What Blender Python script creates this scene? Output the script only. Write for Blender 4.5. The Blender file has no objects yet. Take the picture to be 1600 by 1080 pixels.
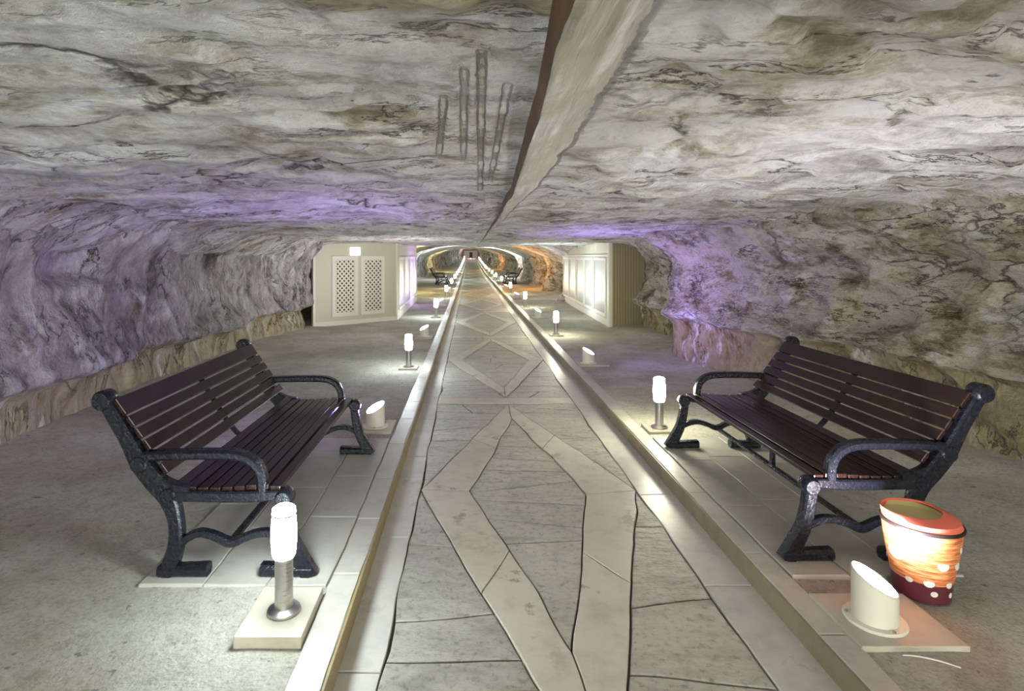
import bpy, bmesh, math, random
from mathutils import Vector, noise, Matrix
random.seed(7)
C = bpy.context.scene.collection
PI = math.pi
sc = bpy.context.scene

# ------------------------------------------------------------------ camera, world, exposure
F = 900.0                                   # focal length in pixels of the 1600 px wide frame
cam_d = bpy.data.cameras.new('camera')
cam = bpy.data.objects.new('camera', cam_d); C.objects.link(cam)
cam.location = (0, 0, 1.6); cam.rotation_euler = (PI/2, 0, 0)
cam_d.sensor_width = 36; cam_d.lens = 36*F/1600
cam_d.shift_x = 67/1600; cam_d.shift_y = -140/1600
cam_d.clip_start = 0.02; cam_d.clip_end = 400
sc.camera = cam
w = bpy.data.worlds.new('world'); sc.world = w; w.use_nodes = True
w.node_tree.nodes['Background'].inputs[0].default_value = (0.98, 1.0, 0.93, 1)
w.node_tree.nodes['Background'].inputs[1].default_value = 5.6      # added soft fill, let in through the open end behind the camera
sc.view_settings.view_transform = 'Standard'; sc.view_settings.look = 'None'
sc.view_settings.exposure = 0.92; sc.view_settings.gamma = 1.0
sc.view_settings.use_curve_mapping = False
sc.cycles.diffuse_bounces = 5
sc.cycles.sample_clamp_indirect = 6

HEAD_L = 64.0      # radiance of the bollard heads
UP_W = 110.0        # watts of an uplight

# ------------------------------------------------------------------ helpers
def lerp(a, b, t): return a+(b-a)*t
def sm(a, b, x):
    t = min(1, max(0, (x-a)/(b-a))); return t*t*(3-2*t)
def pw(tab, x):
    if x <= tab[0][0]: return tab[0][1]
    for (a, va), (b, vb) in zip(tab, tab[1:]):
        if x <= b: return lerp(va, vb, (x-a)/(b-a))
    return tab[-1][1]
def obj(name, bm, m, parent=None, smooth=False, loc=None):
    me = bpy.data.meshes.new(name)
    bmesh.ops.recalc_face_normals(bm, faces=bm.faces[:])
    bm.to_mesh(me); bm.free()
    for x in (m if isinstance(m, (list, tuple)) else [m]): me.materials.append(x)
    if smooth:
        me.polygons.foreach_set('use_smooth', [True]*len(me.polygons))
    o = bpy.data.objects.new(name, me); C.objects.link(o)
    if parent is not None: o.parent = parent
    if loc: o.location = loc
    return o
def autosmooth(o, deg=40):
    me = o.data
    me.polygons.foreach_set('use_smooth', [True]*len(me.polygons))
    me.set_sharp_from_angle(angle=math.radians(deg))
    return o
def thing(name, label, cat, loc=(0, 0, 0), rotz=0, group=None):
    o = bpy.data.objects.new(name, None); C.objects.link(o)
    o.empty_display_size = .1
    o.location = loc; o.rotation_euler = (0, 0, rotz); o['label'] = label; o['category'] = cat
    if group: o['group'] = group
    return o
def structure(o, label, cat):
    o['kind'] = 'structure'; o['label'] = label; o['category'] = cat
    return o
def dup(root, loc, rotz=None, label=None):
    r = root.copy(); C.objects.link(r); r.location = loc
    if rotz is not None: r.rotation_euler = (0, 0, rotz)
    if label: r['label'] = label
    for ch in list(root.children):
        c = ch.copy(); C.objects.link(c); c.parent = r
        for g in list(ch.children):
            d = g.copy(); C.objects.link(d); d.parent = c
    return r
def box(bm, x0, x1, y0, y1, z0, z1, bev=0.0):
    b = bmesh.new()
    bmesh.ops.create_cube(b, size=1)
    for v in b.verts:
        v.co = Vector((lerp(x0, x1, v.co.x+.5), lerp(y0, y1, v.co.y+.5), lerp(z0, z1, v.co.z+.5)))
    if bev: bmesh.ops.bevel(b, geom=b.edges[:], offset=bev, segments=2, affect='EDGES', profile=.6)
    merge(bm, b)
def merge(bm, b):
    me = bpy.data.meshes.new('t'); b.to_mesh(me); b.free(); bm.from_mesh(me); bpy.data.meshes.remove(me)
def obox(bm, p, q, n0, n1, z0, z1, s0=0.0, s1=None, bev=0.0):
    """box along the line p->q (2-D), from s0 to s1 along it, n0..n1 to its right-hand side"""
    d = Vector((q[0]-p[0], q[1]-p[1])); L = d.length; d /= L; n = Vector((d.y, -d.x))
    if s1 is None: s1 = L
    b = bmesh.new(); bmesh.ops.create_cube(b, size=1)
    if bev: 
        for v in b.verts: v.co = Vector(((v.co.x+.5)*(s1-s0), (v.co.y+.5)*(n1-n0), (v.co.z+.5)*(z1-z0)))
        bmesh.ops.bevel(b, geom=b.edges[:], offset=bev, segments=2, affect='EDGES')
    else:
        for v in b.verts: v.co = Vector(((v.co.x+.5)*(s1-s0), (v.co.y+.5)*(n1-n0), (v.co.z+.5)*(z1-z0)))
    for v in b.verts:
        s = s0+v.co.x; k = n0+v.co.y
        v.co = Vector((p[0]+d.x*s+n.x*k, p[1]+d.y*s+n.y*k, z0+v.co.z))
    merge(bm, b)
def lathe(bm, prof, seg=32, c=(0, 0, 0), zf=None, cap0=True, cap1=True):
    rings = []
    for r, z in prof:
        ring = []
        for k in range(seg):
            a = 2*PI*k/seg
            x, y = r*math.cos(a), r*math.sin(a)
            zz = z + (zf(x, y, z) if zf else 0)
            ring.append(bm.verts.new((c[0]+x, c[1]+y, c[2]+zz)))
        rings.append(ring)
    for a, b in zip(rings, rings[1:]):
        for k in range(seg):
            bm.faces.new((a[k], a[(k+1) % seg], b[(k+1) % seg], b[k]))
    if cap0: bm.faces.new(rings[0][::-1])
    if cap1: bm.faces.new(rings[-1])
def bez(pts, n=8):
    """Catmull-Rom through (u, w, halfwidth) points"""
    out = []
    P = [pts[0]]+list(pts)+[pts[-1]]
    for i in range(1, len(P)-2):
        p0, p1, p2, p3 = P[i-1:i+3]
        for k in range(n):
            t = k/n
            out.append(tuple(.5*((2*b)+(-a+c)*t+(2*a-5*b+4*c-d)*t*t+(-a+3*b-3*c+d)*t**3) for a, b, c, d in zip(p0, p1, p2, p3)))
    out.append(tuple(pts[-1]))
    return out
def ribbon(bm, pts, v0, hv, bev=.3, n=8):
    """bar with a rounded rectangular section following a curve in the x-z plane; hv = half thickness along y"""
    pts = bez(pts, n)
    rings = []
    for i, (u, wz, hw) in enumerate(pts):
        a = pts[max(0, i-1)]; b = pts[min(len(pts)-1, i+1)]
        d = Vector((b[0]-a[0], b[1]-a[1])); d.normalize(); nn = Vector((-d.y, d.x))
        ring = []
        r = bev*min(hw, hv)
        for (p, q) in ((hw, hv-r), (hw-r, hv), (-hw+r, hv), (-hw, hv-r), (-hw, -hv+r), (-hw+r, -hv), (hw-r, -hv), (hw, -hv+r)):
            ring.append(bm.verts.new((u+nn.x*p, v0+q, wz+nn.y*p)))
        rings.append(ring)
    for a, b in zip(rings, rings[1:]):
        for k in range(8): bm.faces.new((a[k], a[(k+1) % 8], b[(k+1) % 8], b[k]))
    bm.faces.new(rings[0][::-1]); bm.faces.new(rings[-1])
def disc_y(bm, u, wz, r, v0, hv, seg=20):
    """round boss with its axis along y"""
    prof = [(r*.8, -hv), (r, -hv*.7), (r, hv*.7), (r*.8, hv)]
    rings = []
    for rr, y in prof:
        rings.append([bm.verts.new((u+rr*math.cos(2*PI*k/seg), v0+y, wz+rr*math.sin(2*PI*k/seg))) for k in range(seg)])
    for a, b in zip(rings, rings[1:]):
        for k in range(seg): bm.faces.new((a[k], a[(k+1) % seg], b[(k+1) % seg], b[k]))
    bm.faces.new(rings[0]); bm.faces.new(rings[-1][::-1])

# ------------------------------------------------------------------ materials
class NT:
    def __init__(s, name):
        s.m = bpy.data.materials.new(name); s.m.use_nodes = True
        s.t = s.m.node_tree; s.b = s.t.nodes['Principled BSDF']
    def n(s, typ, **kw):
        x = s.t.nodes.new(typ)
        for k, v in kw.items():
            if k.startswith('_'): x.inputs[k[1:].replace('_', ' ')].default_value = v
            else: setattr(x, k, v)
        return x
    def l(s, a, b): s.t.links.new(a, b)
    def pos(s, scale=(1, 1, 1), rot=(0, 0, 0), obj_space=False):
        if obj_space: g = s.n('ShaderNodeTexCoord').outputs['Object']
        else: g = s.n('ShaderNodeNewGeometry').outputs['Position']
        mp = s.n('ShaderNodeMapping'); mp.inputs['Scale'].default_value = scale; mp.inputs['Rotation'].default_value = rot
        s.l(g, mp.inputs['Vector']); return mp.outputs[0]
    def noise(s, vec, scale, detail=6, rough=.6, dist=0.0):
        x = s.n('ShaderNodeTexNoise', _Scale=scale, _Detail=detail, _Roughness=rough, _Distortion=dist)
        s.l(vec, x.inputs['Vector']); return x.outputs['Fac']
    def ramp(s, fac, stops, interp='LINEAR'):
        r = s.n('ShaderNodeValToRGB'); r.color_ramp.interpolation = interp
        e = r.color_ramp.elements
        while len(e) < len(stops): e.new(.5)
        for el, (p, c) in zip(e, stops):
            el.position = p; el.color = (c, c, c, 1) if not isinstance(c, (tuple, list)) else (*c, 1)
        s.l(fac, r.inputs[0]); return r.outputs[0]
    def mix(s, fac, a, b, mode='MIX'):
        x = s.n('ShaderNodeMix', data_type='RGBA', blend_type=mode)
        for v, i in ((fac, 0), (a, 6), (b, 7)):
            if isinstance(v, (int, float)): x.inputs[i].default_value = v
            elif isinstance(v, tuple): x.inputs[i].default_value = (*v, 1)
            else: s.l(v, x.inputs[i])
        return x.outputs[2]
    def math(s, op, a, b=0.0):
        x = s.n('ShaderNodeMath', operation=op)
        for v, i in ((a, 0), (b, 1)):
            if isinstance(v, (int, float)): x.inputs[i].default_value = v
            else: s.l(v, x.inputs[i])
        return x.outputs[0]
    def bump(s, h, strength=.5, dist=.02):
        x = s.n('ShaderNodeBump', _Strength=strength, _Distance=dist)
        s.l(h, x.inputs['Height']); s.l(x.outputs[0], s.b.inputs['Normal'])
    def col(s, c):
        if isinstance(c, tuple): s.b.inputs['Base Color'].default_value = (*c, 1)
        else: s.l(c, s.b.inputs['Base Color'])
    def rough(s, r):
        if isinstance(r, (int, float)): s.b.inputs['Roughness'].default_value = r
        else: s.l(r, s.b.inputs['Roughness'])

def rock(name, st, pale, mid, tan, dark, crack_scale, bumpd=.05, rot=(0, 0, 0), tanpos=(.48, .62), bigfac=.7, crackfac=.8, facet=2.6, mask=False):
    """fractured, bedded salt rock: st = texture stretch, cracks along the bedding"""
    k = NT(name)
    p = k.pos(st, rot); pb = k.pos((1, 1, 1))
    wob = k.n('ShaderNodeTexNoise', _Scale=2.3, _Detail=5, _Roughness=.6); k.l(p, wob.inputs['Vector'])
    va = k.n('ShaderNodeVectorMath', operation='MULTIPLY_ADD'); k.l(wob.outputs['Color'], va.inputs[0])
    va.inputs[1].default_value = (.55, .55, .55); k.l(p, va.inputs[2]); pw_ = va.outputs[0]
    n1 = k.noise(p, 1.0, 9, .66, .12)
    n2 = k.noise(p, 3.6, 9, .72, .1)
    n3 = k.noise(pb, 24, 6, .75)
    n4 = k.noise(pb, .6, 5, .62, .2)
    v1 = k.n('ShaderNodeTexVoronoi', _Scale=facet); k.l(pw_, v1.inputs['Vector'])
    v2 = k.n('ShaderNodeTexVoronoi', _Scale=facet*2.7); k.l(pw_, v2.inputs['Vector'])
    ve = k.n('ShaderNodeTexVoronoi', feature='DISTANCE_TO_EDGE', _Scale=facet*.8); k.l(pw_, ve.inputs['Vector'])
    cell = k.n('ShaderNodeSeparateColor'); k.l(v1.outputs['Color'], cell.inputs[0])
    base = k.ramp(n1, [(.30, dark), (.40, mid), (.52, pale), (.60, mid), (.70, pale)])
    c = k.mix(k.ramp(n4, [(tanpos[0], 0.0), (tanpos[1], 1.0)]), base, k.mix(k.ramp(n2, [(.35, 0.0), (.6, 1.0)]), tan, pale))
    c = k.mix(bigfac, c, k.ramp(n2, [(.30, (.18, .165, .14)), (.42, (.66, .64, .60)), (.52, (1.0, 1.0, 1.0)), (.62, (.80, .79, .76)), (.70, (1.0, 1.0, 1.0))]), 'MULTIPLY')
    c = k.mix(.55, c, k.ramp(cell.outputs[0], [(0.0, (.62, .60, .56)), (1.0, (1.0, 1.0, 1.0))]), 'MULTIPLY')
    c = k.mix(.5, c, k.ramp(n3, [(.30, (.40, .38, .34)), (.48, (.95, .95, .94)), (.7, (1.0, 1.0, 1.0))]), 'MULTIPLY')
    # pale salt crust in patches
    c = k.mix(k.ramp(k.noise(p, 1.9, 8, .7, .1), [(.56, 0.0), (.66, .8)]), c, (.93, .93, .93))
    # cracks: along the bedding, and between blocks
    cr = k.noise(k.pos(tuple(a*b for a, b in zip(st, crack_scale)), rot), 1.6, 6, .66, .15)
    d = k.math('ABSOLUTE', k.math('SUBTRACT', cr, .5))
    line = k.ramp(d, [(0.0, 1.0), (.013, 0.0)])
    patch = k.ramp(k.noise(pb, 1.3, 3, .5), [(.44, 0.0), (.58, 1.0)])
    patch2 = k.ramp(k.noise(pb, 1.1, 3, .5), [(.50, 0.0), (.62, 1.0)])
    line = k.math('MULTIPLY', line, patch)
    line2 = k.math('MULTIPLY', k.ramp(ve.outputs['Distance'], [(0.0, 1.0), (.035, 0.0)]), patch2)
    line = k.math('MAXIMUM', line, line2)
    c = k.mix(k.math('MULTIPLY', line, crackfac), c, (.06, .05, .035))
    h = k.math('ADD', k.math('MULTIPLY', n2, 1.0), k.math('MULTIPLY', n3, .25))
    h = k.math('ADD', h, k.math('MULTIPLY', n1, .8))
    h = k.math('ADD', h, k.math('MULTIPLY', v1.outputs['Distance'], .8))
    h = k.math('ADD', h, k.math('MULTIPLY', v2.outputs['Distance'], .4))
    h = k.math('SUBTRACT', h, k.math('MULTIPLY', line, .5))
    if mask:      # the planed strip beside the ceiling step
        at = k.n('ShaderNodeAttribute', attribute_name='planed')
        sn = k.noise(k.pos((9, .5, 4)), 2, 7, .66); sb = k.noise(pb, 2.6, 6, .65)
        sc_ = k.mix(k.ramp(sb, [(.42, 0.0), (.6, 1.0)]), k.ramp(sn, [(.33, (.30, .27, .21)), (.5, (.56, .53, .47)), (.64, (.84, .83, .80))]), (.48, .44, .34))
        mk = k.ramp(k.math('ADD', at.outputs['Fac'], k.math('MULTIPLY', k.math('SUBTRACT', n2, .5), 1.1)), [(.40, 0.0), (.62, 1.0)])
        c = k.mix(mk, c, sc_)
        ao = k.n('ShaderNodeAttribute', attribute_name='ochre')
        mo = k.ramp(k.math('ADD', ao.outputs['Fac'], k.math('MULTIPLY', k.math('SUBTRACT', n2, .5), 1.3)), [(.42, 0.0), (.75, .8)])
        c = k.mix(mo, c, k.ramp(n2, [(.34, (.13, .10, .04)), (.5, (.36, .29, .13)), (.62, (.58, .50, .30))]))
        mx = k.n('ShaderNodeMix', data_type='FLOAT'); k.l(mk, mx.inputs[0]); k.l(h, mx.inputs[2]); k.l(k.math('MULTIPLY', sn, .5), mx.inputs[3]); h = mx.outputs[0]
    k.col(c); k.rough(k.ramp(n3, [(.3, .5), (.7, .85)]))
    k.bump(h, 1.0, bumpd)
    return k.m
M = {}
M['ceil'] = rock('salt_rock_ceiling', (.75, 1.15, 1.2), (.95, .95, .94), (.64, .63, .59), (.52, .43, .26), (.24, .23, .20), (.9, 2.3, 1.5), .10, tanpos=(.45, .57), bigfac=.75, crackfac=.95, facet=1.7, mask=True)
M['wall_l'] = rock('salt_rock_left', (1.1, 1.3, .6), (.86, .83, .82), (.46, .43, .42), (.40, .33, .18), (.10, .085, .08), (1.2, 1.3, .9), .14, rot=(.5, 0, 0), tanpos=(.52, .66), bigfac=.95, crackfac=.9)
M['wall_r'] = rock('salt_rock_right', (.85, .7, 1.35), (.88, .84, .74), (.50, .45, .33), (.40, .31, .13), (.12, .095, .055), (1.2, .7, 1.6), .14, rot=(.18, 0, 0), tanpos=(.38, .53), bigfac=.95, crackfac=.9)
M['band_l'] = rock('salt_rock_low_band', (1.3, 1.6, .5), (.66, .60, .44), (.42, .36, .22), (.46, .36, .14), (.2, .16, .1), (1.1, 1.2, .6), .05, tanpos=(.4, .55))

M['band_r'] = rock('salt_rock_low_band_right', (1.2, 1.3, .8), (.52, .46, .30), (.34, .28, .15), (.38, .27, .08), (.13, .10, .05), (1.1, 1.0, .8), .08, tanpos=(.4, .55), bigfac=.8)

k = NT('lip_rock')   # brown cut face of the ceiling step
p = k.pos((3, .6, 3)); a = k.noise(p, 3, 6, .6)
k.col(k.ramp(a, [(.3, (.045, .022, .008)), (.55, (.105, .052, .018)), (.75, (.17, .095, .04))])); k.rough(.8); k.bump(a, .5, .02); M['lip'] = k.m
k = NT('smooth_rock')   # smooth streaked face right of the step
p = k.pos((9, .5, 4)); a = k.noise(p, 2, 6, .6); b = k.noise(k.pos(), 3, 6, .6)
k.col(k.mix(k.ramp(b, [(.4, 0.0), (.62, 1.0)]), k.ramp(a, [(.33, (.34, .31, .25)), (.5, (.62, .60, .54)), (.64, (.84, .83, .80))]), (.46, .42, .33))); k.rough(.6); k.bump(a, .35, .015); M['smooth'] = k.m

k = NT('salt_gravel')
p = k.pos()
a = k.noise(p, 48, 6, .75); b = k.noise(p, 1.3, 5, .6); vo = k.n('ShaderNodeTexVoronoi', _Scale=60.0); k.l(p, vo.inputs['Vector'])
sp = k.ramp(k.noise(p, 17, 3, .6), [(.66, 0.0), (.70, 1.0)])
m_ = k.noise(p, 11, 6, .75)
c = k.mix(k.ramp(b, [(.4, 0.0), (.6, 1.0)]), (.57, .54, .44), (.72, .71, .63))
c = k.mix(.6, c, k.ramp(m_, [(.32, (.50, .48, .42)), (.5, (.92, .92, .9)), (.66, (1, 1, 1))]), 'MULTIPLY')
c = k.mix(.65, c, k.ramp(a, [(.32, (.42, .41, .38)), (.5, (.9, .9, .88)), (.7, (1, 1, 1))]), 'MULTIPLY')
c = k.mix(k.math('MULTIPLY', sp, .7), c, (.16, .15, .14))
k.col(c); k.rough(.9); k.bump(k.math('ADD', a, k.math('MULTIPLY', vo.outputs['Distance'], .35)), .9, .02); M['gravel'] = k.m

def stone(name, c0, c1, bump=.3, dist=.008, sc_=9.0, rough=.5, st=(1, 1, 1), spots=0.0, dark=(.2, .16, .09), mot=.45):
    k = NT(name)
    p = k.pos(st); a = k.noise(p, sc_, 8, .65); b = k.noise(k.pos(), 1.7, 5, .6)
    c = k.mix(k.ramp(b, [(.35, 0.0), (.65, 1.0)]), c0, c1)
    c = k.mix(mot, c, k.ramp(a, [(.3, (.55, .54, .52)), (.5, (.92, .92, .9)), (.7, (1, 1, 1))]), 'MULTIPLY')
    if mot > .5: c = k.mix(.75, c, k.ramp(k.noise(k.pos(), 26, 5, .7), [(.34, (.42, .41, .37)), (.47, (.93, .93, .91)), (.6, (1, 1, 1))]), 'MULTIPLY')
    if spots:
        s_ = k.ramp(k.noise(k.pos(), 6, 7, .7), [(.56, 0.0), (.63, 1.0)])
        s_ = k.math('MULTIPLY', s_, k.ramp(k.noise(k.pos(), .9, 2, .5), [(.44, 0.0), (.56, 1.0)]))
        c = k.mix(k.math('MULTIPLY', s_, spots), c, dark)
    k.col(c); k.rough(rough); k.bump(a, bump, dist); return k.m
M['flag'] = stone('slate_flagstone', (.47, .46, .40), (.60, .585, .51), 1.0, .035, 6.0, .42, (.8, 1.7, 1), mot=.85)
M['band'] = stone('pale_path_stone', (.68, .64, .52), (.76, .72, .61), .25, .006, 7.0, .42, spots=.75)
M['border'] = stone('border_stone', (.60, .58, .52), (.69, .67, .61), .25, .006, 6.0, .4, spots=.3)
M['kerb'] = stone('kerb_stone', (.50, .48, .42), (.60, .58, .51), .25, .006, 8.0, .45)
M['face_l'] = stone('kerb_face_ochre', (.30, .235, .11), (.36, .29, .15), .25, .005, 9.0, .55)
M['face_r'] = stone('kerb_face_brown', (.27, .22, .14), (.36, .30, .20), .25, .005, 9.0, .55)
M['pave'] = stone('bench_paving', (.46, .45, .395), (.56, .55, .485), .4, .01, 6.0, .5)
M['slab'] = stone('slab_stone', (.46, .43, .34), (.56, .53, .44), .3, .006, 6.0, .55)
k = NT('mortar'); k.col((.09, .085, .075)); k.rough(.9); M['mortar'] = k.m

k = NT('black_iron')
p = k.pos((1, 1, 1), obj_space=True); a = k.noise(p, 60, 4, .6)
k.col((.007, .008, .013)); k.rough(k.ramp(a, [(.3, .20), (.7, .36)])); k.b.inputs['Specular IOR Level'].default_value = .42
k.bump(a, .6, .008); M['iron'] = k.m
k = NT('dark_wood')
p = k.pos((14, .9, 14), obj_space=True); a = k.noise(p, 3, 6, .6, .6)
k.col(k.ramp(a, [(.3, (.010, .0045, .0045)), (.6, (.024, .010, .008)), (.8, (.05, .021, .013))])); k.rough(.24); k.b.inputs['Specular IOR Level'].default_value = .38; k.bump(a, .2, .004); M['wood'] = k.m

def plain(name, c, r=.5, metal=0.0, emit=None, es=0.0):
    k = NT(name); k.col(c); k.rough(r); k.b.inputs['Metallic'].default_value = metal
    if emit:
        k.b.inputs['Emission Color'].default_value = (*emit, 1); k.b.inputs['Emission Strength'].default_value = es
    return k.m
k = NT('brushed_steel'); p = k.pos((1, 1, 40), obj_space=True); a = k.noise(p, 8, 3, .5)
k.col((.48, .46, .44)); k.b.inputs['Metallic'].default_value = 1.0; k.rough(k.ramp(a, [(.3, .25), (.7, .4)])); M['steel'] = k.m
M['head_cool'] = plain('lamp_glass_cool', (.9, .9, .9), .3, 0, (.86, .97, 1.0), HEAD_L)
M['head_warm'] = plain('lamp_glass_warm', (.9, .9, .9), .3, 0, (1.0, .96, .72), HEAD_L)
M['glass_ring'] = plain('lamp_ring', (.35, .37, .4), .3, .6)
M['uplight'] = plain('cream_enamel', (.74, .71, .60), .4)
M['cream'] = plain('cream_panel', (.66, .63, .48), .5)
M['cream_lt'] = plain('cream_frame', (.84, .80, .68), .4)
M['dark'] = plain('dark_backing', (.10, .09, .05), .8)
M['glassy'] = plain('white_glazing', (.44, .44, .38), .3)
k = NT('ribbed_brown'); wv = k.n('ShaderNodeTexWave', _Scale=5.0); k.l(k.pos(), wv.inputs['Vector'])
k.col(k.mix(wv.outputs['Fac'], (.25, .21, .11), (.33, .28, .16))); k.rough(.6); k.bump(wv.outputs['Fac'], .4, .01); M['ribbed'] = k.m
k = NT('woven_orange'); p = k.pos((5, 5, 60), obj_space=True); a = k.noise(p, 2.2, 4, .65)
k.col(k.ramp(a, [(.33, (.30, .05, .03)), (.5, (.75, .22, .07)), (.65, (.85, .48, .18))])); k.rough(.55); k.bump(a, .6, .006); M['woven'] = k.m
M['bin_red'] = plain('bin_red', (.78, .16, .10), .5)
M['bin_maroon'] = plain('bin_maroon', (.11, .018, .03), .45)
M['bin_in'] = plain('bin_inside', (.58, .53, .24), .6)
M['bin_dot'] = plain('bin_dot', (.80, .74, .64), .5)
M['black'] = plain('black_trim', (.015, .01, .01), .5)
M['white'] = plain('white_thread', (.8, .78, .7), .6)
M['pink'] = plain('pink_render', (.62, .36, .30), .7)
M['sign'] = plain('lit_sign', (.8, .8, .9), .4, 0, (.82, .80, 1.0), .9)
LENS = {}
def lens(c):
    if c not in LENS: LENS[c] = plain('lens_%d' % len(LENS), (.9, .9, .9), .2, 0, c, 90.0)
    return LENS[c]

# ------------------------------------------------------------------ setting: floor, walls, ceiling
def fz(Y):     # the tunnel floor climbs gently far away
    return 0.0 if Y < 45 else 1.1*((Y-45)/65)**1.6
ys = []
y = -6.0
while y < 17.6: ys.append(y); y += .065
st = .1
while y < 112: ys.append(y); y += st; st = min(st*1.03, .8)
H = [(-6, .70), (0, .63), (1.35, .60), (1.94, .57), (2.75, .52), (3.85, .47), (6.3, .42), (9, .35), (13, .31), (17.1, .30), (17.4, .58), (30, .60), (50, .62), (110, 1.35)]
XS = [(0, .19), (1.35, .204), (1.94, .234), (2.75, .25), (3.85, .285), (6.3, .294), (9, .27), (17, .25)]
WL = [(-6, -3.7), (2, -3.75), (4.5, -3.7), (8, -3.75), (10.5, -3.7), (11.6, -3.50), (12.4, -3.42), (12.95, -3.6), (13.6, -4.1), (17, -4.0), (20, -3.9), (60, -3.9), (110, -1.6)]
WR = [(-6, 4.2), (3, 4.15), (4.5, 4.0), (6, 3.75), (7.4, 3.38), (9, 3.16), (9.5, 3.2), (10.4, 3.7), (13, 3.8), (17, 4.0), (20, 3.9), (60, 3.9), (110, 2.1)]
def fr(x, y, z, o=6): return noise.fractal(Vector((x, y, z)), 1.0, 2.1, o)
def rib(Y):     # repeated rock ribs between niches in the far tunnel
    if Y < 19: return 0.0
    return max(0.0, math.sin((Y-19)*2*PI/5.6))**.6 if math.sin((Y-19)*2*PI/5.6) > 0 else 0.0

GROOVES = ((-.015, -.03, 1.75, 3.1), (.036, .083, 1.65, 4.3), (.130, .135, 1.9, 3.7), (-.085, -.16, 2.0, 3.0))    # drill holes
def xs_at(Y): return pw(XS, Y)+.010*fr(Y*1.2, 3.1, 0, 3)
def ceil_z(X, Y, u_):
    h = pw(H, Y)
    if Y < 17.3:
        xs = X-u_
        step = .2*pw([(0, 1), (2, .95), (4, .7), (8, .35), (14, .1)], Y)*h
        if u_ > 0: h -= step*(1-.75*sm(0, .22, X-xs))
        e = sm(2.9, 4.1, abs(X-.15)); h -= .34*e*e
        smooth = sm(.0, .08, X-xs)*(1-sm(.22, .40, X-xs)) if u_ > 0 else 0
        amp = (1-.8*smooth)*(1-.85*math.exp(-((X-xs)/.06)**2))*pw([(0, 1), (8, .8), (14, .35), (17, .25)], Y)
        n = .070*fr(X*.45, Y*.9, 1.7, 7) + .040*abs(fr(X*1.4, Y*3.4, 9.2, 5)) + .028*fr(X*2.5+3, Y*4, 4.2, 5)
        # ledges: terraced bedding
        t = fr(X*.3, Y*.8, 5.5, 4)*4
        n += .034*(sm(.38, .62, t-math.floor(t))-.5)
        amp *= 1-.93*math.exp(-((X-.04)/.22)**4)*sm(1.5, 1.9, Y)*(1-sm(3.6, 4.6, Y))
        h += n*amp
        # drill-hole grooves in the left ceiling
        for g0, g1, ga, gb in GROOVES:
            if ga-.1 < Y < gb+.1:
                gx = lerp(g0, g1, (Y-ga)/(gb-ga)); e = sm(ga-.1, ga+.25, Y)*(1-sm(gb-.5, gb+.1, Y))
                h += (.011*math.exp(-((X-gx)/.019)**4)-.004*math.exp(-((abs(X-gx)-.03)/.012)**2))*e
    else:
        u = min(1.25, abs(X)/3.9)
        h -= (.30+.75*h)*u**3.2
        h -= .22*rib(Y)*(.3+u*u) - .08
        h += .08*fr(X*.6, Y*.4, 2.2, 4)
    return 1.6+h
us = [-.004, .004]+[-.02-.01*i for i in range(46)]; x = .022
while x < 4.6: us += [x] if x < .48 else [x, -x]; x += .02 if x < .4 else (.05 if x < 1.2 else .085)
us.sort()
planed = []; ochre = []
bm = bmesh.new(); grid = []
for Y in ys:
    s = xs_at(Y) if Y < 17.2 else .25
    row = []; wid = .22*pw([(0, 1), (2.5, .9), (5, .4), (9, .05)], Y)
    for u in us:
        X = .25+u+(s-.25)*math.exp(-(u/.9)**2)
        g = 0.0
        for g0, g1, ga, gb in GROOVES:
            if ga < Y < gb: g = max(g, .62*math.exp(-((X-lerp(g0, g1, (Y-ga)/(gb-ga)))/.022)**4))
        planed.append((1-sm(wid*.7, wid*1.5, u)) if u > 0 and Y < 12 else g)
        ochre.append((1-sm(1.36, 1.56, Y))*sm(-.62, -.30, X) if u < 0 else .42*sm(.0, .5, .5-abs(X-1.9)/1.6)*math.exp(-((Y-1.9)/.35)**2))
        X = .25+u+(s-.25)*math.exp(-(u/.9)**2)
        row.append(bm.verts.new((X, Y, ceil_z(X, Y, u))))
    grid.append(row)
for j in range(len(ys)-1):
    Ym = ys[j]
    for i in range(len(us)-1):
        f = bm.faces.new((grid[j][i], grid[j][i+1], grid[j+1][i+1], grid[j+1][i]))
        if Ym < 16.5:
            um = .5*(us[i]+us[i+1])
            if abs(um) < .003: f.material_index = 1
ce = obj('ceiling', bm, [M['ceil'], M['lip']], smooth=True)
ce.data.attributes.new('planed', 'FLOAT', 'POINT').data.foreach_set('value', planed)
ce.data.attributes.new('ochre', 'FLOAT', 'POINT').data.foreach_set('value', ochre)
structure(ce, 'low rough salt rock ceiling with a brown step running down the middle', 'ceiling')

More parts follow.
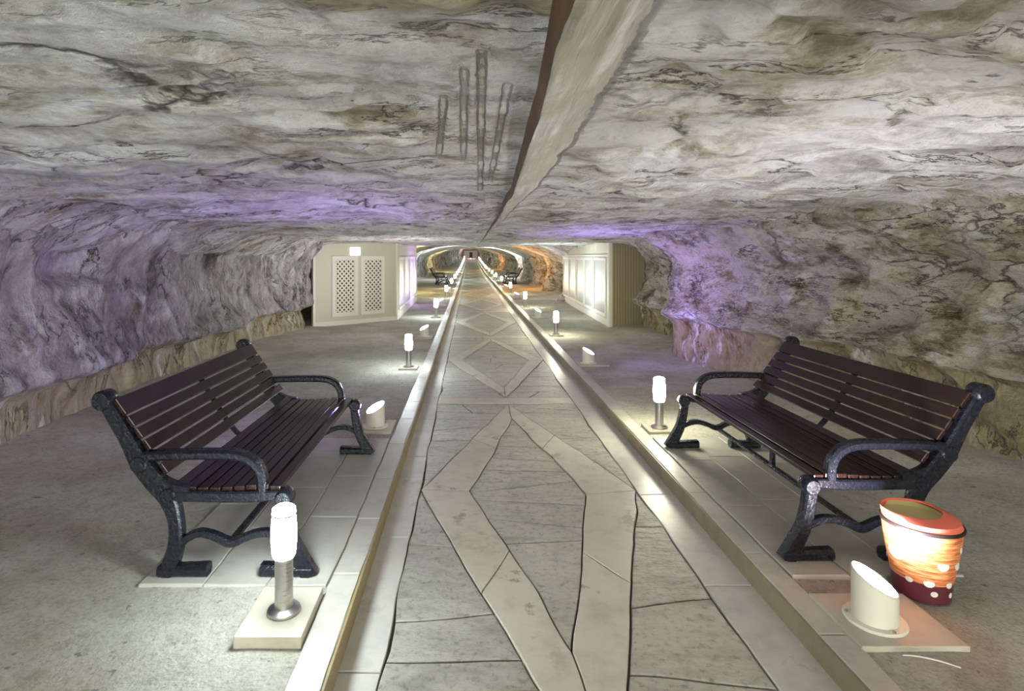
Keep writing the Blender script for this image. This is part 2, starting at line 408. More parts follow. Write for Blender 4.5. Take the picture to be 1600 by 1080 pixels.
def wall(side):
    tab = WL if side < 0 else WR
    bm = bmesh.new(); grid = []
    nz = 58
    for Y in ys:
        row = []
        z0 = fz(Y)-.15; zt = 1.6+pw(H, Y)+.25
        for i in range(nz):
            t = i/(nz-1); z = lerp(z0, zt, t)
            X = pw(tab, Y); zz = z-fz(Y)
            s = side
            if Y < 17.3:
                if side < 0: led = .46+.05*fr(Y*.5, .3, 0, 3); dep = .16
                else: led = .70-.02*(Y-4)+.07*fr(Y*.5, 7.3, 0, 3); dep = .10
                under = 1-sm(led-.05, led+.04, zz)
                off = dep*under                               # lower band is cut back under the ledge
                off -= .10*math.exp(-((zz-led-.08)/.12)**2)    # rounded lip of the ledge
                off += .12*sm(led, 1.4, zz)
                top = sm(1.25, 2.05, zz)
                off -= (.42 if side < 0 else .62)*top*top
                p = Vector((X, Y, z))
                if side < 0:
                    n = .18*fr(Y*.55, z*.7, 3.3, 6)+.08*fr(Y*3.5+z*1.5, z*2, 6.1, 5)+.14*abs(fr(Y*1.7+z*.5, z*.5, 8.1, 5))
                    d, _ = noise.voronoi(Vector((Y*1.5+z*.6, z*1.3, 2.0))); n += .22*(d[1]-d[0])
                    n += .28*math.exp(-((Y-5.55)/.32)**4)*sm(1.25, 1.45, zz)*(1)
                    n += .11*math.sin(Y*7+2*fr(Y, z*.4, 1, 2))*sm(10, 11.5, Y)
                else:
                    n = .15*fr(Y*.45, z*.9, 13.3, 6)+.09*abs(fr(Y*1.1, z*2.6, 18.1, 5))
                    d, _ = noise.voronoi(Vector((Y*1.0, z*1.9+Y*.25, 5.0))); n += .22*(d[1]-d[0])
                    n += .09*fr(Y*3, z*4, 4.4, 5); n *= 1-.5*sm(6.5, 8, Y)*(1-sm(9, 10.5, Y))
                n *= .45+.55*sm(.02, .5, zz)
                off += n
            else:
                u = abs(zz-.9)/1.3
                off = .75-1.15*rib(Y)+.25*fr(Y*.35, z*.8, 5+side, 5)-.5*u*u
            row.append(bm.verts.new((X+s*off, Y, z)))
        grid.append(row)
    for j in range(len(ys)-1):
        Ym = ys[j]
        for i in range(nz-1):
            f = bm.faces.new((grid[j][i], grid[j][i+1], grid[j+1][i+1], grid[j+1][i]))
            zz = .5*(grid[j][i].co.z+grid[j][i+1].co.z)-fz(Ym)
            led = .46+.05*fr(Ym*.5, .3, 0, 3) if side < 0 else .70-.02*(Ym-4)+.07*fr(Ym*.5, 7.3, 0, 3)
            if zz < led and Ym < 17: f.material_index = 1
    return obj('wall_left' if side < 0 else 'wall_right', bm, [M['wall_l' if side < 0 else 'wall_r'], M['band_l' if side < 0 else 'band_r']], smooth=True)
structure(wall(-1), 'rough hewn left rock wall with a ledge above a yellowish lower band', 'wall')
structure(wall(1), 'layered olive and grey right rock wall with a ledge low down', 'wall')

KL0, KL1, KR0, KR1 = -.68, -.545, 1.475, 1.60      # kerb edges
PZ = -.11                                           # the path lies lower than the sides
bm = bmesh.new()
cols_l = [-4.6+.1*i for i in range(40)]+[KL0+.01]
cols_r = [KR1-.01]+[1.65+.1*i for i in range(34)]
for cols in (cols_l, cols_r):
    prev = None
    for Y in ys[::2]:
        row = []
        for X in cols:
            edge = min(1, min(abs(X-KL0), abs(X-KR1))/.3)
            far = 1 if Y < 20 else .3
            z = fz(Y)+(.018*fr(X*1.6, Y*1.6, 0, 5)*edge-.004)*far
            wallrise = sm(3.1, 3.9, abs(X)); z += .06*wallrise
            row.append(bm.verts.new((X, Y, z)))
        if prev:
            for i in range(len(cols)-1): bm.faces.new((prev[i], prev[i+1], row[i+1], row[i]))
        prev = row
structure(obj('floor', bm, M['gravel'], smooth=True), 'coarse grey salt gravel floor on both sides of the path', 'floor')

# end wall and the small lit doorway far away
bm = bmesh.new(); box(bm, -4.6, 4.6, 110.2, 110.6, .8, 4.0)
structure(obj('wall_back', bm, M['pink']), 'pinkish wall closing the far end of the tunnel', 'wall')
bm = bmesh.new(); box(bm, -.95, .05, 110.05, 110.2, 1.1, 2.45); box(bm, .65, 1.6, 110.05, 110.2, 1.1, 2.45); box(bm, -.95, 1.6, 110.04, 110.2, 2.3, 2.6)
dr = obj('door_1', bm, M['cream_lt']); structure(dr, 'tiny pale doorway at the far end of the tunnel', 'doorway')
bm = bmesh.new(); box(bm, -.2, .8, 110.1, 110.18, 1.1, 2.3); obj('door_leaf', bm, M['bin_maroon'], dr)

# ------------------------------------------------------------------ the sunken path
path = bpy.data.objects.new('stone_path', None); C.objects.link(path)
structure(path, 'sunken flagstone path with pale diamond bands running down the tunnel', 'path')
def strip(name, x0, x1, z0, z1, m, y0=-5.8, y1=110, bev=0.0, n=None, parent=path):
    """a long straight strip that follows the floor"""
    bm = bmesh.new(); Y = y0; L = []
    while Y < y1: L.append(Y); Y += .5 if Y < 45 else 2
    L.append(y1); prev = None
    for Y in L:
        z = fz(Y)
        r = [bm.verts.new((x0, Y, z+z0)), bm.verts.new((x0, Y, z+z1)), bm.verts.new((x1, Y, z+z1)), bm.verts.new((x1, Y, z+z0))]
        if prev:
            for i in range(4): bm.faces.new((prev[i], prev[(i+1) % 4], r[(i+1) % 4], r[i]))
        else: bm.faces.new(r)
        prev = r
    bm.faces.new(prev[::-1])
    return obj(name, bm, m, parent)
strip('mortar_bed', KL1-.005, KR0+.005, -.25, PZ-.018, M['mortar'])
def warp(x, y, a=.016):
    v = noise.noise_vector(Vector((x*2.6, y*2.6, .5))); v2 = noise.noise_vector(Vector((x*9, y*9, 3.5)))
    return Vector((x+a*v.x+.004*v2.x, y+a*v.y+.004*v2.y))
def area(P): return .5*sum(a[0]*b[1]-b[0]*a[1] for a, b in zip(P, P[1:]+P[:1]))
def cut(P, n, d):
    """convex polygon split by the line n.x = d"""
    A, B = [], []
    for p, q in zip(P, P[1:]+P[:1]):
        sp, sq = n[0]*p[0]+n[1]*p[1]-d, n[0]*q[0]+n[1]*q[1]-d
        (A if sp <= 0 else B).append(p)
        if sp*sq < 0:
            t = sp/(sp-sq); x = (p[0]+(q[0]-p[0])*t, p[1]+(q[1]-p[1])*t); A.append(x); B.append(x)
    return A, B
def inset(P, g):
    if area(P) < 0: P = P[::-1]
    Q = list(P)
    for p, q in zip(P, P[1:]+P[:1]):
        d = Vector((q[0]-p[0], q[1]-p[1]))
        if d.length < 1e-6: continue
        d.normalize(); n = (d.y, -d.x)
        if len(Q) < 3: return []
        Q, _ = cut(Q, n, n[0]*p[0]+n[1]*p[1]-g)
    return Q
def slab(bm, P, zt, gap=.006, a=.016, dz=.03, fine=.06, dome=0.0):
    """one flat stone with slightly wavy edges and an eased rim"""
    P = inset(P, gap)
    if len(P) < 3 or abs(area(P)) < .004: return
    far = P[0][1] > 25
    pts = []
    for p, q in zip(P, P[1:]+P[:1]):
        L = math.hypot(q[0]-p[0], q[1]-p[1]); n = 1 if far else max(1, int(L/fine))
        for i in range(n):
            pts.append((lerp(p[0], q[0], i/n), lerp(p[1], q[1], i/n)))
    pts = [p for i, p in enumerate(pts) if math.hypot(p[0]-pts[i-1][0], p[1]-pts[i-1][1]) > .004]
    if len(pts) < 3: return
    if area(pts) < 0: pts = pts[::-1]
    cx = sum(p[0] for p in pts)/len(pts); cy = sum(p[1] for p in pts)/len(pts)
    rings = []
    for off, z in ((0, zt-dz), (0, zt-.004), (.006, zt)):
        ring = []
        for p in pts:
            d = math.hypot(cx-p[0], cy-p[1])+1e-6
            x, yy = p[0]+(cx-p[0])/d*off, p[1]+(cy-p[1])/d*off
            wv = warp(x, yy, a)
            ring.append(bm.verts.new((wv.x, wv.y, z+fz(yy))))
        rings.append(ring)
    n = len(pts)
    for A, B in zip(rings, rings[1:]):
        for i in range(n): bm.faces.new((A[i], A[(i+1) % n], B[(i+1) % n], B[i]))
    bm.faces.new(rings[-1])
def split(P, amax, tilt=.25):
    if abs(area(P)) < amax*random.uniform(.7, 1.5): return [P]
    x0, x1 = min(p[0] for p in P), max(p[0] for p in P); y0, y1 = min(p[1] for p in P), max(p[1] for p in P)
    if (y1-y0) > .55*(x1-x0): a = random.uniform(-tilt, tilt); n = (math.sin(a), math.cos(a))
    else: a = random.uniform(-.5, .5); n = (math.cos(a), math.sin(a))
    t = random.uniform(.38, .62); c = (lerp(x0, x1, t), lerp(y0, y1, random.uniform(.38, .62)))
    A, B = cut(P, n, n[0]*c[0]+n[1]*c[1])
    if len(A) < 3 or len(B) < 3: return [P]
    return split(A, amax, tilt)+split(B, amax, tilt)
XL, XR, XC = -.36, 1.22, .45
# borders
for nm, x0, x1 in (('border_band', KL1, XL), ('border_band', XR, KR0)):
    bm = bmesh.new(); Y = -5.5
    while Y < 109:
        L = random.uniform(1.1, 1.7) if Y < 30 else 5
        slab(bm, [(x0, Y), (x1, Y), (x1, Y+L), (x0, Y+L)], PZ+.003, .0025 if Y < 30 else 0, .010); Y += L
    obj(nm, bm, M['border'], path)
# periods of the pattern: cross band, diamond, corner flagstones
per = [(-4.1, 1.50), (1.72, 6.67), (6.93, 12.0), (12.2, 17.55)]
Y = 17.75
while Y < 104: per.append((Y, Y+5.1)); Y += 5.3
flag = bmesh.new()
for i, (a, b) in enumerate(per):
    bm = bmesh.new(); b2 = per[i+1][0] if i+1 < len(per) else b+.2
    slab(bm, [(XL, b), (XR, b), (XR, b2), (XL, b2)], PZ+.003, .004, .006)
    obj('cross_band', bm, M['band'], path)
    mid = (a+b)/2; hl = (b-a)/2; near = i < 2
    wy = .62 if near else .42; wx = .37 if near else .245
    O = [(XC, a+.02), (XR-.0, mid), (XC, b-.02), (XL+.0, mid)]
    I = [(XC, a+.02+wy*1.2), (XR-wx, mid-.05), (XC, b-wy), (XL+wx, mid)]
    bm = bmesh.new()
    for j in range(4):
        j2 = (j+1) % 4
        q = [O[j], O[j2], I[j2], I[j]]
        if near:                                     # two stones per arm
            mo = [tuple(lerp(u, v, .52) for u, v in zip(O[j], O[j2])), tuple(lerp(u, v, .5) for u, v in zip(I[j], I[j2]))]
            slab(bm, [O[j], mo[0], mo[1], I[j]], PZ+.004, .0035, .02); slab(bm, [mo[0], O[j2], I[j2], mo[1]], PZ+.004, .0035, .02)
        else: slab(bm, q, PZ+.004, .004, .014)
    obj('diamond_band', bm, M['band'], path)
    fields = [I] + [[c0, O[p], O[q]] for c0, p, q in (((XL, a), 3, 0), ((XR, a), 0, 1), ((XR, b), 1, 2), ((XL, b), 2, 3))]
    for P in fields:
        if area(P) < 0: P = P[::-1]
        for s in split(P, .26 if i < 4 else 3.0): slab(flag, s, PZ, .0055 if i < 3 else .008, .022)
obj('flagstones', flag, M['flag'], path)

# kerbs: stones with a darker inner face
for side in (-1, 1):
    x0, x1 = (KL0, KL1) if side < 0 else (KR0, KR1)
    bm = bmesh.new(); Y = -5.6
    while Y < 109:
        L = random.uniform(.55, .8) if Y < 20 else 4
        slab(bm, [(x0, Y), (x1, Y), (x1, Y+L), (x0, Y+L)], .006, .002 if Y < 20 else 0, .006, dz=.2); Y += L
    kb = obj('kerb', bm, M['kerb'])
    structure(kb, 'pale stone kerb along the %s edge of the path' % ('left' if side < 0 else 'right'), 'kerb')
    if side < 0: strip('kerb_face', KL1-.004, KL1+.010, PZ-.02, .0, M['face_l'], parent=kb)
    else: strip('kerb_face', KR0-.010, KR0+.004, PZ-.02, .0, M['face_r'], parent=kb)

# paving under the two near benches
def paving(x0, x1, y0, y1, label):
    bm = bmesh.new()
    xs = [x0, lerp(x0, x1, .34), lerp(x0, x1, .68), x1]
    for a, b in zip(xs, xs[1:]):
        Y = y0; 
        while Y < y1-.1:
            L = min(random.uniform(.55, .95), y1-Y)
            if y1-Y-L < .3: L = y1-Y
            slab(bm, [(a, Y), (b, Y), (b, Y+L), (a, Y+L)], .012, .003, .008, dz=.06); Y += L
    structure(obj('bench_paving', bm, M['pave']), label, 'paving')
paving(-1.60, KL0-.005, 2.78, 5.02, 'pale stone paving under the bench on the left')
paving(KR1+.005, 2.46, 2.86, 5.05, 'pale stone paving under the bench on the right')

# ------------------------------------------------------------------ bench (local x = forward, y = along, z = up)
LB = 1.82
def make_bench(label):
    t = thing('park_bench', label, 'bench', group='park benches beside the path')
    fv = (-LB/2+.03, LB/2-.03)
    for v in fv:
        bm = bmesh.new()
        # rear leg and back post in one casting, foot toe forward
        ribbon(bm, [(-.345, .0, .040), (-.315, .06, .038), (-.288, .16, .034), (-.29, .27, .033), (-.325, .38, .042), (-.395, .47, .048), (-.465, .56, .045), (-.53, .68, .036), (-.60, .80, .034), (-.638, .86, .03)], v, .032)
        ribbon(bm, [(-.372, .026, .026), (-.25, .027, .027), (-.128, .030, .030)], v, .036, .5, 3)
        disc_y(bm, -.645, .872, .050, v, .046); disc_y(bm, -.462, .557, .046, v, .040); disc_y(bm, -.318, .405, .040, v, .038)
        ribbon(bm, [(-.43, .555, .02), (-.385, .49, .022), (-.31, .445, .022), (-.22, .43, .018)], v, .028)    # web between back and seat
        autosmooth(obj('rear_leg', bm, M['iron'], t))
        bm = bmesh.new()
        ribbon(bm, [(.375, .0, .042), (.335, .07, .040), (.285, .17, .034), (.262, .26, .031), (.25, .34, .030), (.247, .385, .03)], v, .032)
        ribbon(bm, [(.388, .026, .026), (.26, .027, .027), (.135, .030, .030)], v, .036, .5, 3)
        disc_y(bm, .252, .388, .044, v, .044)
        autosmooth(obj('front_leg', bm, M['iron'], t))
        bm = bmesh.new()
        ribbon(bm, [(-.34, .402, .028), (-.1, .396, .027), (.08, .396, .027), (.15, .400, .026), (.24, .405, .022)], v, .030)
        autosmooth(obj('seat_rail', bm, M['iron'], t))
        bm = bmesh.new()
        ribbon(bm, [(-.47, .592, .023), (-.30, .600, .023), (-.10, .603, .024), (.03, .595, .024), (.105, .555, .024), (.138, .49, .023), (.142, .41, .022)], v, .033, .5)
        autosmooth(obj('armrest', bm, M['iron'], t))
        bm = bmesh.new()
        ribbon(bm, [(-.275, .150, .02), (-.225, .190, .018), (-.17, .210, .017), (-.10, .195, .017), (-.02, .162, .020), (.06, .190, .017), (.13, .210, .017), (.20, .205, .018), (.275, .175, .02)], v, .024)
        autosmooth(obj('leg_brace', bm, M['iron'], t))
    # middle straps and the long rod below the seat
    bm = bmesh.new()
    ribbon(bm, [(.20, .408, .008), (-.15, .402, .008), (-.30, .415, .008), (-.375, .475, .008), (-.46, .595, .008), (-.622, .86, .008)], 0, .022)
    autosmooth(obj('middle_strap', bm, M['iron'], t))
    bm = bmesh.new(); box(bm, -.038, -.002, fv[0], fv[1], .152, .172, .005); obj('stretcher', bm, M['iron'], t)
    bm = bmesh.new(); box(bm, -.034, -.006, -.016, .016, .168, .402, .004); obj('strut', bm, M['iron'], t)
    L = LB/2-.02
    # seat slats follow a shallow curve
    sp = [(.205, .432, 0), (.145, .440, 0), (.085, .437, 0), (.025, .432, 0), (-.035, .427, 0), (-.095, .424, 0), (-.155, .424, 0), (-.215, .429, -.12), (-.272, .442, -.32)]
    for (u, z, a) in sp:
        bm = bmesh.new(); box(bm, -.026, .026, -L, L, -.013, .013, .005)
        bmesh.ops.transform(bm, matrix=Matrix.Translation((u, 0, z)) @ Matrix.Rotation(-a, 4, 'Y'), verts=bm.verts)
        obj('seat_slat', bm, M['wood'], t)
    d = Vector((-.545+.385, 0, .0)); 
    n = 6; A = Vector((-.352, .530)); B = Vector((-.588, .862))
    ang = math.atan2(B.y-A.y, B.x-A.x)
    pos = [0.0, .175, .35, .525, .70, .92]
    for i, q in enumerate(pos):
        c = A.lerp(B, q); hw = .030 if i < 5 else .048
        bm = bmesh.new(); box(bm, -hw, hw, -L, L, -.012, .012, .005)
        bmesh.ops.transform(bm, matrix=Matrix.Translation((c.x, 0, c.y)) @ Matrix.Rotation(-ang, 4, 'Y'), verts=bm.verts)
        obj('back_slat', bm, M['wood'], t)
    return t
b0 = make_bench('black iron bench with dark slats left of the path, nearest on the left')
b0.location = (-1.168, 2.84+LB/2, .012)
dup(b0, (2.033, 2.99+LB/2, .012), PI, 'black iron bench with dark slats right of the path, beside the red bin')
dup(b0, (-1.55, 33.3, 0), 0, 'tiny distant black bench on the left side of the tunnel')
dup(b0, (2.35, 33.5, 0), PI, 'tiny distant black bench on the right side of the tunnel')

# ------------------------------------------------------------------ bollard lamps
def make_bollard(head, label, slab_):
    t = thing('bollard_lamp', label, 'lamp', group='lit bollard lamps along the path')
    sh = .045 if slab_ else .012
    bm = bmesh.new()
    if slab_: box(bm, -.155, .125, -.17, .19, -.02, sh, .008)
    else: box(bm, -.13, .13, -.13, .13, -.02, sh+.01, .006); 
    sh = .045 if slab_ else .022
    obj('base_slab', bm, M['slab'], t)
    bm = bmesh.new(); lathe(bm, [(.070, sh), (.072, sh+.006), (.070, sh+.014), (.048, sh+.022), (.042, sh+.026)], 28); autosmooth(obj('flange', bm, M['steel'], t))
    bm = bmesh.new(); lathe(bm, [(.039, sh+.01), (.039, sh+.245)], 28); autosmooth(obj('post', bm, M['steel'], t))
    bm = bmesh.new(); lathe(bm, [(.043, sh+.24), (.050, sh+.255), (.055, sh+.32), (.055, sh+.36), (.050, sh+.425), (.0495, sh+.432), (.050, sh+.44), (.049, sh+.452), (.035, sh+.462)], 20); autosmooth(obj('lamp_head', bm, head, t), 60)
    bm = bmesh.new(); lathe(bm, [(.052, sh+.425), (.0535, sh+.429), (.052, sh+.433)], 28, cap0=False, cap1=False); autosmooth(obj('collar_ring', bm, M['glass_ring'], t))
    return t
ordn = 'first second third fourth fifth sixth seventh eighth ninth tenth eleventh twelfth thirteenth fourteenth fifteenth sixteenth seventeenth eighteenth nineteenth twentieth'.split()
LY = [2.52, 8.2, 15.0, 21.8]; y = 28.3
while y < 107: LY.append(y); y += 6.5
RY = [5.3, 11.6, 18.0]; y = 24.4
while y < 107: RY.append(y); y += 6.5
protoL = make_bollard(M['head_cool'], 'x', True); protoR = make_bollard(M['head_warm'], 'x', False)
def blabel(i, side):
    if i == 0 and side == 'left': return 'steel bollard lamp with glowing white head on a pale slab beside the near left bench'
    if i == 0: return 'steel bollard lamp with glowing head just beyond the near right bench'
    return '%s glowing bollard lamp from the near end along the %s kerb' % (ordn[i], side)
for i, Y in enumerate(LY):
    p = (-.81 if i == 0 else -.86, Y, fz(Y))
    if i == 0: protoL.location = p; protoL['label'] = blabel(0, 'left')
    elif i == 1: protoL2 = make_bollard(M['head_cool'], blabel(1, 'left'), False); protoL2.location = p
    else: dup(protoL2, p, None, blabel(i, 'left'))
for i, Y in enumerate(RY):
    p = (1.69, Y, fz(Y)); p = (1.75, Y, fz(Y)) if i else (1.70+.05, Y, 0)
    if i == 0: protoR.location = p; protoR['label'] = blabel(0, 'right')
    else: dup(protoR, p, None, blabel(i, 'right'))
# the rows go on behind the camera
dup(protoL2, (-.86, -3.6, 0), None, 'bollard lamp of the left row standing behind the viewpoint')
dup(protoR, (1.75, -1.4, 0), None, 'bollard lamp of the right row standing behind the viewpoint')

# ------------------------------------------------------------------ uplights: short cream tubes cut on a slant
def uplight(X, Y, side, col, watts, label, slab_=True, tilt=38, ny=.06):
    t = thing('uplight', label, 'lamp', (X, Y, fz(Y)), 0, 'slanted uplights beside the path')
    sl = -math.tan(math.radians(26))*side            # low side faces the wall
    s0 = .02
    bm = bmesh.new(); box(bm, -.17, .27 if side > 0 else .17, -.17, .20, -.03, s0, .006)
    if side < 0:
        for v in bm.verts: pass
    obj('base_slab', bm, M['slab'], t)
    bm = bmesh.new(); lathe(bm, [(.119, s0), (.121, s0+.006), (.117, s0+.012)], 36)
    autosmooth(obj('flange', bm, M['uplight'], t))
    for a in (.6, 2.7, 4.8):
        bb = bmesh.new(); lathe(bb, [(.007, s0+.01), (.007, s0+.017), (.004, s0+.019)], 10, (.104*math.cos(a), .104*math.sin(a), 0)); obj('screw', bb, M['steel'], t)
    top = s0+.175
    zf = lambda x, y, z: (x*sl+y*.26 if z > s0+.1 else 0)
    bm = bmesh.new(); lathe(bm, [(.087, s0+.01), (.087, top), (.083, top+.003), (.079, top), (.079, top-.02)], 36, zf=zf, cap1=False)
    autosmooth(obj('housing', bm, M['uplight'], t))
    bm = bmesh.new(); lathe(bm, [(.0785, top-.010), (.0785, top-.003), (.05, top-.001)], 36, zf=zf)
    obj('lens', bm, lens(col), t)
    ld = bpy.data.lights.new('uplight_bulb', 'SPOT'); ld.energy = watts; ld.color = col
    ld.spot_size = math.radians(158); ld.spot_blend = 1.0; ld.shadow_soft_size = .07
    lo = bpy.data.objects.new('uplight_bulb', ld); C.objects.link(lo); lo.parent = t
    n = Vector((math.sin(math.radians(tilt))*side, ny, math.cos(math.radians(tilt))))
    lo.location = Vector((0, 0, top+.02))+n*.03
    lo.rotation_euler = n.to_track_quat('-Z', 'Y').to_euler() if False else (-n).to_track_quat('Z', 'Y').to_euler()
    return t
WHT = (.93, .90, 1.0); PUR = (.44, .29, 1.0); LIL = (.66, .56, 1.0); ORA = (1.0, .42, .12); YEL = (1.0, .85, .35); COOL = (.8, .9, 1.0)
uplight(1.76, 2.5, 1, WHT, UP_W*.8, 'round cream uplight glowing white in front of the red bin', tilt=20, ny=.45)
uplight(-.87, 5.35, -1, PUR, UP_W*.55, 'round cream uplight with violet glow beyond the near left bench')
uplight(1.76, 8.5, 1, PUR, UP_W*.9, 'cream uplight on the gravel between the two nearest right bollards')
uplight(-.88, 11.3, -1, WHT, UP_W*.8, 'glowing uplight between the second and third left bollards')
uplight(1.78, 14.9, 1, COOL, UP_W*.9, 'uplight showing as a flat white oval before the glazed right booth')
uplight(-.9, 18.4, -1, PUR, UP_W*1.0, 'uplight beyond the lattice booth between the third and fourth left bollards')
uplight(1.78, 21.6, 1, WHT, UP_W, 'uplight just beyond the right booth, left of a bollard')
uplight(-.9, 25.0, -1, YEL, UP_W*3.2, 'distant uplight before the far left bench')
uplight(1.78, 27.6, 1, ORA, UP_W*3.2, 'distant uplight before the far right bench')
uplight(-.9, 38, -1, COOL, UP_W*3.2, 'distant uplight beyond the far left bench')
uplight(1.78, 41, 1, WHT, UP_W*3.2, 'distant uplight beyond the far right bench')
uplight(-.9, 55, -1, YEL, UP_W*3.2, 'very distant uplight on the left side')
uplight(1.78, 62, 1, ORA, UP_W*3.2, 'very distant uplight on the right side')
uplight(.3, 104, -1, (1, .6, .6), UP_W*2, 'last distant uplight before the pinkish end wall', tilt=5)
uplight(-.87, -.9, -1, COOL, UP_W*1.3, 'uplight of the left row just behind the viewpoint')
uplight(1.76, -4.2, 1, WHT, UP_W*1.3, 'uplight of the right row well behind the viewpoint')

# ------------------------------------------------------------------ bin
t = thing('waste_bin', 'red and orange woven bin with pale dots beside the near right bench', 'bin', (2.15, 2.74, .0))
def rb(z): return lerp(.112, .158, sm(0, .34, z)*.5+.5*z/.34)
bm = bmesh.new(); lathe(bm, [(.10, .0), (.112, .004)]+[(rb(.09*i/4), .004+.09*i/4) for i in range(5)], 48, cap1=False); autosmooth(obj('shaded_base', bm, M['bin_maroon'], t))  # shade below the uplight beam is put into this darker maroon
bm = bmesh.new(); lathe(bm, [(rb(.094+.246*i/8), .094+.246*i/8) for i in range(9)], 48, cap0=False, cap1=False); autosmooth(obj('body', bm, M['woven'], t))
bm = bmesh.new(); lathe(bm, [(.156, .330), (.164, .332), (.165, .340), (.162, .347), (.154, .346)], 48, cap0=False, cap1=False); autosmooth(obj('hoop', bm, M['black'], t))
bm = bmesh.new()
seg = 48; rings = []
for (r, cx, cy, z) in ((.158, 0, 0, .340), (.152, -.002, .004, .368), (.124, -.025, .029, .385), (.119, -.026, .030, .386), (.119, -.026, .030, .374)):
    rings.append([bm.verts.new((cx+r*math.cos(2*PI*k/seg), cy+r*math.sin(2*PI*k/seg), z+.10*max(0, cx+r*math.cos(2*PI*k/seg))*(z > .37))) for k in range(seg)])
for a, b in zip(rings, rings[1:]):
    for k in range(seg): bm.faces.new((a[k], a[(k+1) % seg], b[(k+1) % seg], b[k]))
autosmooth(obj('collar', bm, M['bin_red'], t))
bm = bmesh.new(); lathe(bm, [(.121, .378), (.119, .355), (.10, .345), (.02, .34)], 40, (-.026, .030, 0), cap0=False); autosmooth(obj('liner', bm, M['bin_in'], t))
def dot(a, z, r):
    R = rb(z)+.0025; bm = bmesh.new(); vs = [bm.verts.new((R*math.cos(a), R*math.sin(a), z))]
    ring = [bm.verts.new(((R-.0015)*math.cos(a+r/R*math.cos(2*PI*k/16)), (R-.0015)*math.sin(a+r/R*math.cos(2*PI*k/16)), z+r*.85*math.sin(2*PI*k/16))) for k in range(16)]
    for k in range(16): bm.faces.new((vs[0], ring[k], ring[(k+1) % 16]))
    obj('dot', bm, M['bin_dot'], t)
for a, z, r in ((-2.95, .215, .045), (-1.62, .195, .026), (-1.0, .19, .026), (-.95, .262, .018), (-2.0, .105, .022), (-1.28, .10, .018), (-1.82, .055, .015), (-1.1, .045, .014), (-2.9, .30, .02), (-2.6, .10, .016), (-.3, .2, .024), (.6, .16, .024), (1.6, .2, .026), (2.5, .15, .024)):
    dot(a, z, r)

# thin pale thread on the gravel near the lower right corner
bm = bmesh.new(); prev = None
for i in range(13):
    q = i/12; x, y = 1.72+.17*q, 2.285-.07*q*q; r = .0028
    ring = [bm.verts.new((x, y+r*math.cos(2*PI*k_/6), .016+r*math.sin(2*PI*k_/6))) for k_ in range(6)]
    if prev:
        for k_ in range(6): bm.faces.new((prev[k_], prev[(k_+1) % 6], ring[(k_+1) % 6], ring[k_]))
    prev = ring
o = obj('thread', bm, M['white'], smooth=True); o['label'] = 'thin pale curved thread lying on the gravel before the right uplight'; o['category'] = 'thread'

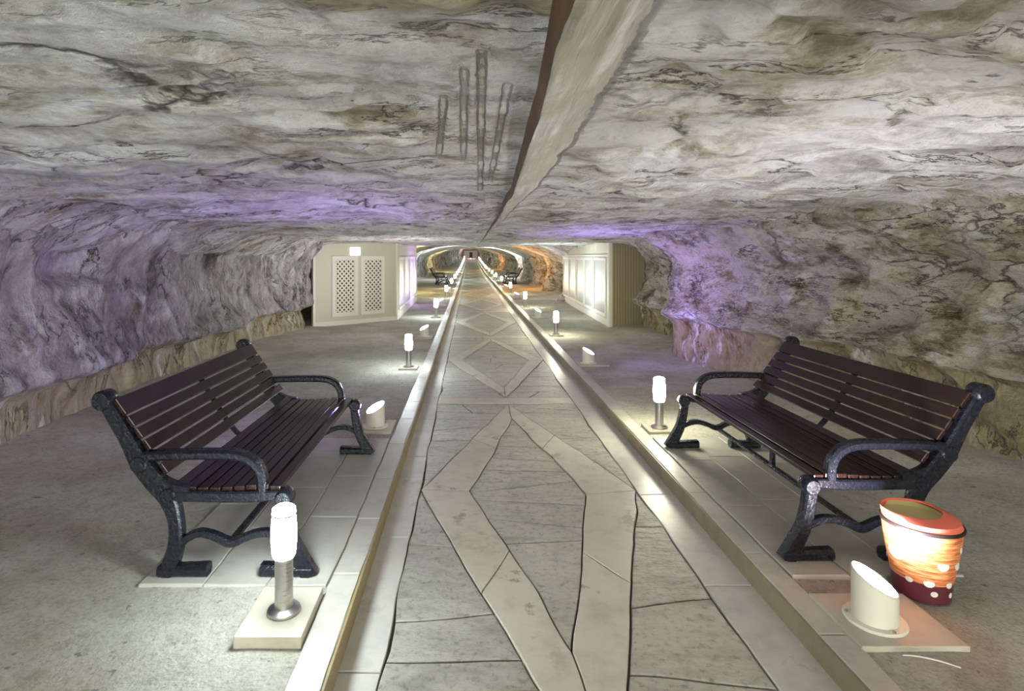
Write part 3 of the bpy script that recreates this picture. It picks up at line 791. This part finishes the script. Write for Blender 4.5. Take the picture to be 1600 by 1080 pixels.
# ------------------------------------------------------------------ booths
A, B, Cc = (-3.50, 12.9), (-1.80, 14.35), (-1.88, 20.6)
ZT = 1.96
t = thing('booth', 'cream panelled booth with two lattice doors on the left side', 'booth')
bm = bmesh.new(); obox(bm, A, B, -.06, 0, 0, ZT); obj('front_wall', bm, M['cream'], t)
bm = bmesh.new(); obox(bm, B, Cc, -.06, 0, 0, ZT); obj('side_wall', bm, M['cream'], t)
bm = bmesh.new(); obox(bm, A, B, 0, .015, 0, .10); obox(bm, B, Cc, 0, .015, 0, .16); obj('skirting', bm, M['cream_lt'], t)
bm = bmesh.new(); obox(bm, A, B, .0, .02, 0, ZT, 2.19, 2.235); obox(bm, A, B, 0, .02, 0, ZT, 0, .05); obj('corner_trim', bm, M['cream_lt'], t)
for s0, s1 in ((.46, 1.13), (1.21, 1.86)):
    z0, z1 = .20, 1.60
    bm = bmesh.new()
    fwd = .09
    obox(bm, A, B, 0, .03, z0, z1, s0, s0+fwd); obox(bm, A, B, 0, .03, z0, z1, s1-fwd, s1)
    obox(bm, A, B, 0, .03, z0, z0+fwd, s0+fwd, s1-fwd); obox(bm, A, B, 0, .03, z1-fwd, z1, s0+fwd, s1-fwd)
    d = obj('lattice_door', bm, M['cream_lt'], t)
    bm = bmesh.new(); obox(bm, A, B, .001, .006, z0+fwd, z1-fwd, s0+fwd, s1-fwd); obj('backing', bm, M['dark'], d)
    bm = bmesh.new()
    dv = Vector((B[0]-A[0], B[1]-A[1])); dv.normalize(); nv = Vector((dv.y, -dv.x))
    a0, a1, c0, c1 = s0+fwd, s1-fwd, z0+fwd, z1-fwd; pitch = .112; hw = .017
    for sgn in (1, -1):
        kk = -40
        while kk < 60:
            # diagonal strip  z - c0 = sgn*(s - a0) + kk*pitch, clipped to the opening
            off = kk*pitch; Pg = [(a0, c0), (a1, c0), (a1, c1), (a0, c1)]
            n = (-sgn/math.sqrt(2), 1/math.sqrt(2)); mid = n[0]*a0+n[1]*(c0+off)
            Q, _ = cut(Pg, n, mid+hw)
            if len(Q) >= 3: Q, _ = cut(Q, (-n[0], -n[1]), -(mid-hw))
            if len(Q) >= 3 and abs(area(Q)) > 1e-5:
                dep = .014 if sgn > 0 else .020
                lo_, hi_ = [], []
                for (s_, z_) in Q:
                    bx, by = A[0]+dv.x*s_, A[1]+dv.y*s_
                    lo_.append(bm.verts.new((bx+nv.x*.006, by+nv.y*.006, z_))); hi_.append(bm.verts.new((bx+nv.x*dep, by+nv.y*dep, z_)))
                bm.faces.new(hi_); m_ = len(Q)
                for i in range(m_): bm.faces.new((lo_[i], lo_[(i+1) % m_], hi_[(i+1) % m_], hi_[i]))
            kk += 1
    obj('lattice', bm, M['cream_lt'], d)
bm = bmesh.new(); obox(bm, A, B, 0, .03, 1.615, 1.80, .93, 1.19, .006); obj('sign', bm, M['sign'], t)
def glazed(t, P, Q, spans, z0, z1):
    for s0, s1 in spans:
        bm = bmesh.new(); fw = .07
        obox(bm, P, Q, 0, .03, z0, z1, s0, s0+fw); obox(bm, P, Q, 0, .03, z0, z1, s1-fw, s1); obox(bm, P, Q, 0, .03, z0, z0+fw, s0+fw, s1-fw); obox(bm, P, Q, 0, .03, z1-fw, z1, s0+fw, s1-fw)
        d = obj('glazed_door', bm, M['cream_lt'], t)
        bm = bmesh.new(); obox(bm, P, Q, .002, .012, z0+fw, z1-fw, s0+fw, s1-fw); obj('pane', bm, M['glassy'], d)
glazed(t, B, Cc, ((.35, 1.75), (1.85, 3.3), (3.5, 4.8), (4.9, 6.0)), .22, 1.58)
D, E, G = (3.15, 12.9), (3.36, 20.6), (3.95, 12.95)
t = thing('booth', 'cream booth with tall glazed doors and a brown ribbed end on the right side', 'booth')
bm = bmesh.new(); obox(bm, E, D, -.06, 0, 0, ZT); obj('side_wall', bm, M['cream'], t)
bm = bmesh.new(); obox(bm, D, G, -.06, 0, 0, ZT); obj('end_panel', bm, M['ribbed'], t)
bm = bmesh.new(); obox(bm, E, D, 0, .02, 0, .16); obox(bm, E, D, 0, .03, 0, ZT, 7.60, 7.703); obox(bm, E, D, 0, .03, 1.58, 1.63, 0, 7.6); obj('trim', bm, M['cream_lt'], t)
glazed(t, E, D, ((.2, 1.5), (1.6, 3.0), (3.1, 4.4), (4.5, 5.8), (5.9, 7.35)), .2, 1.56)
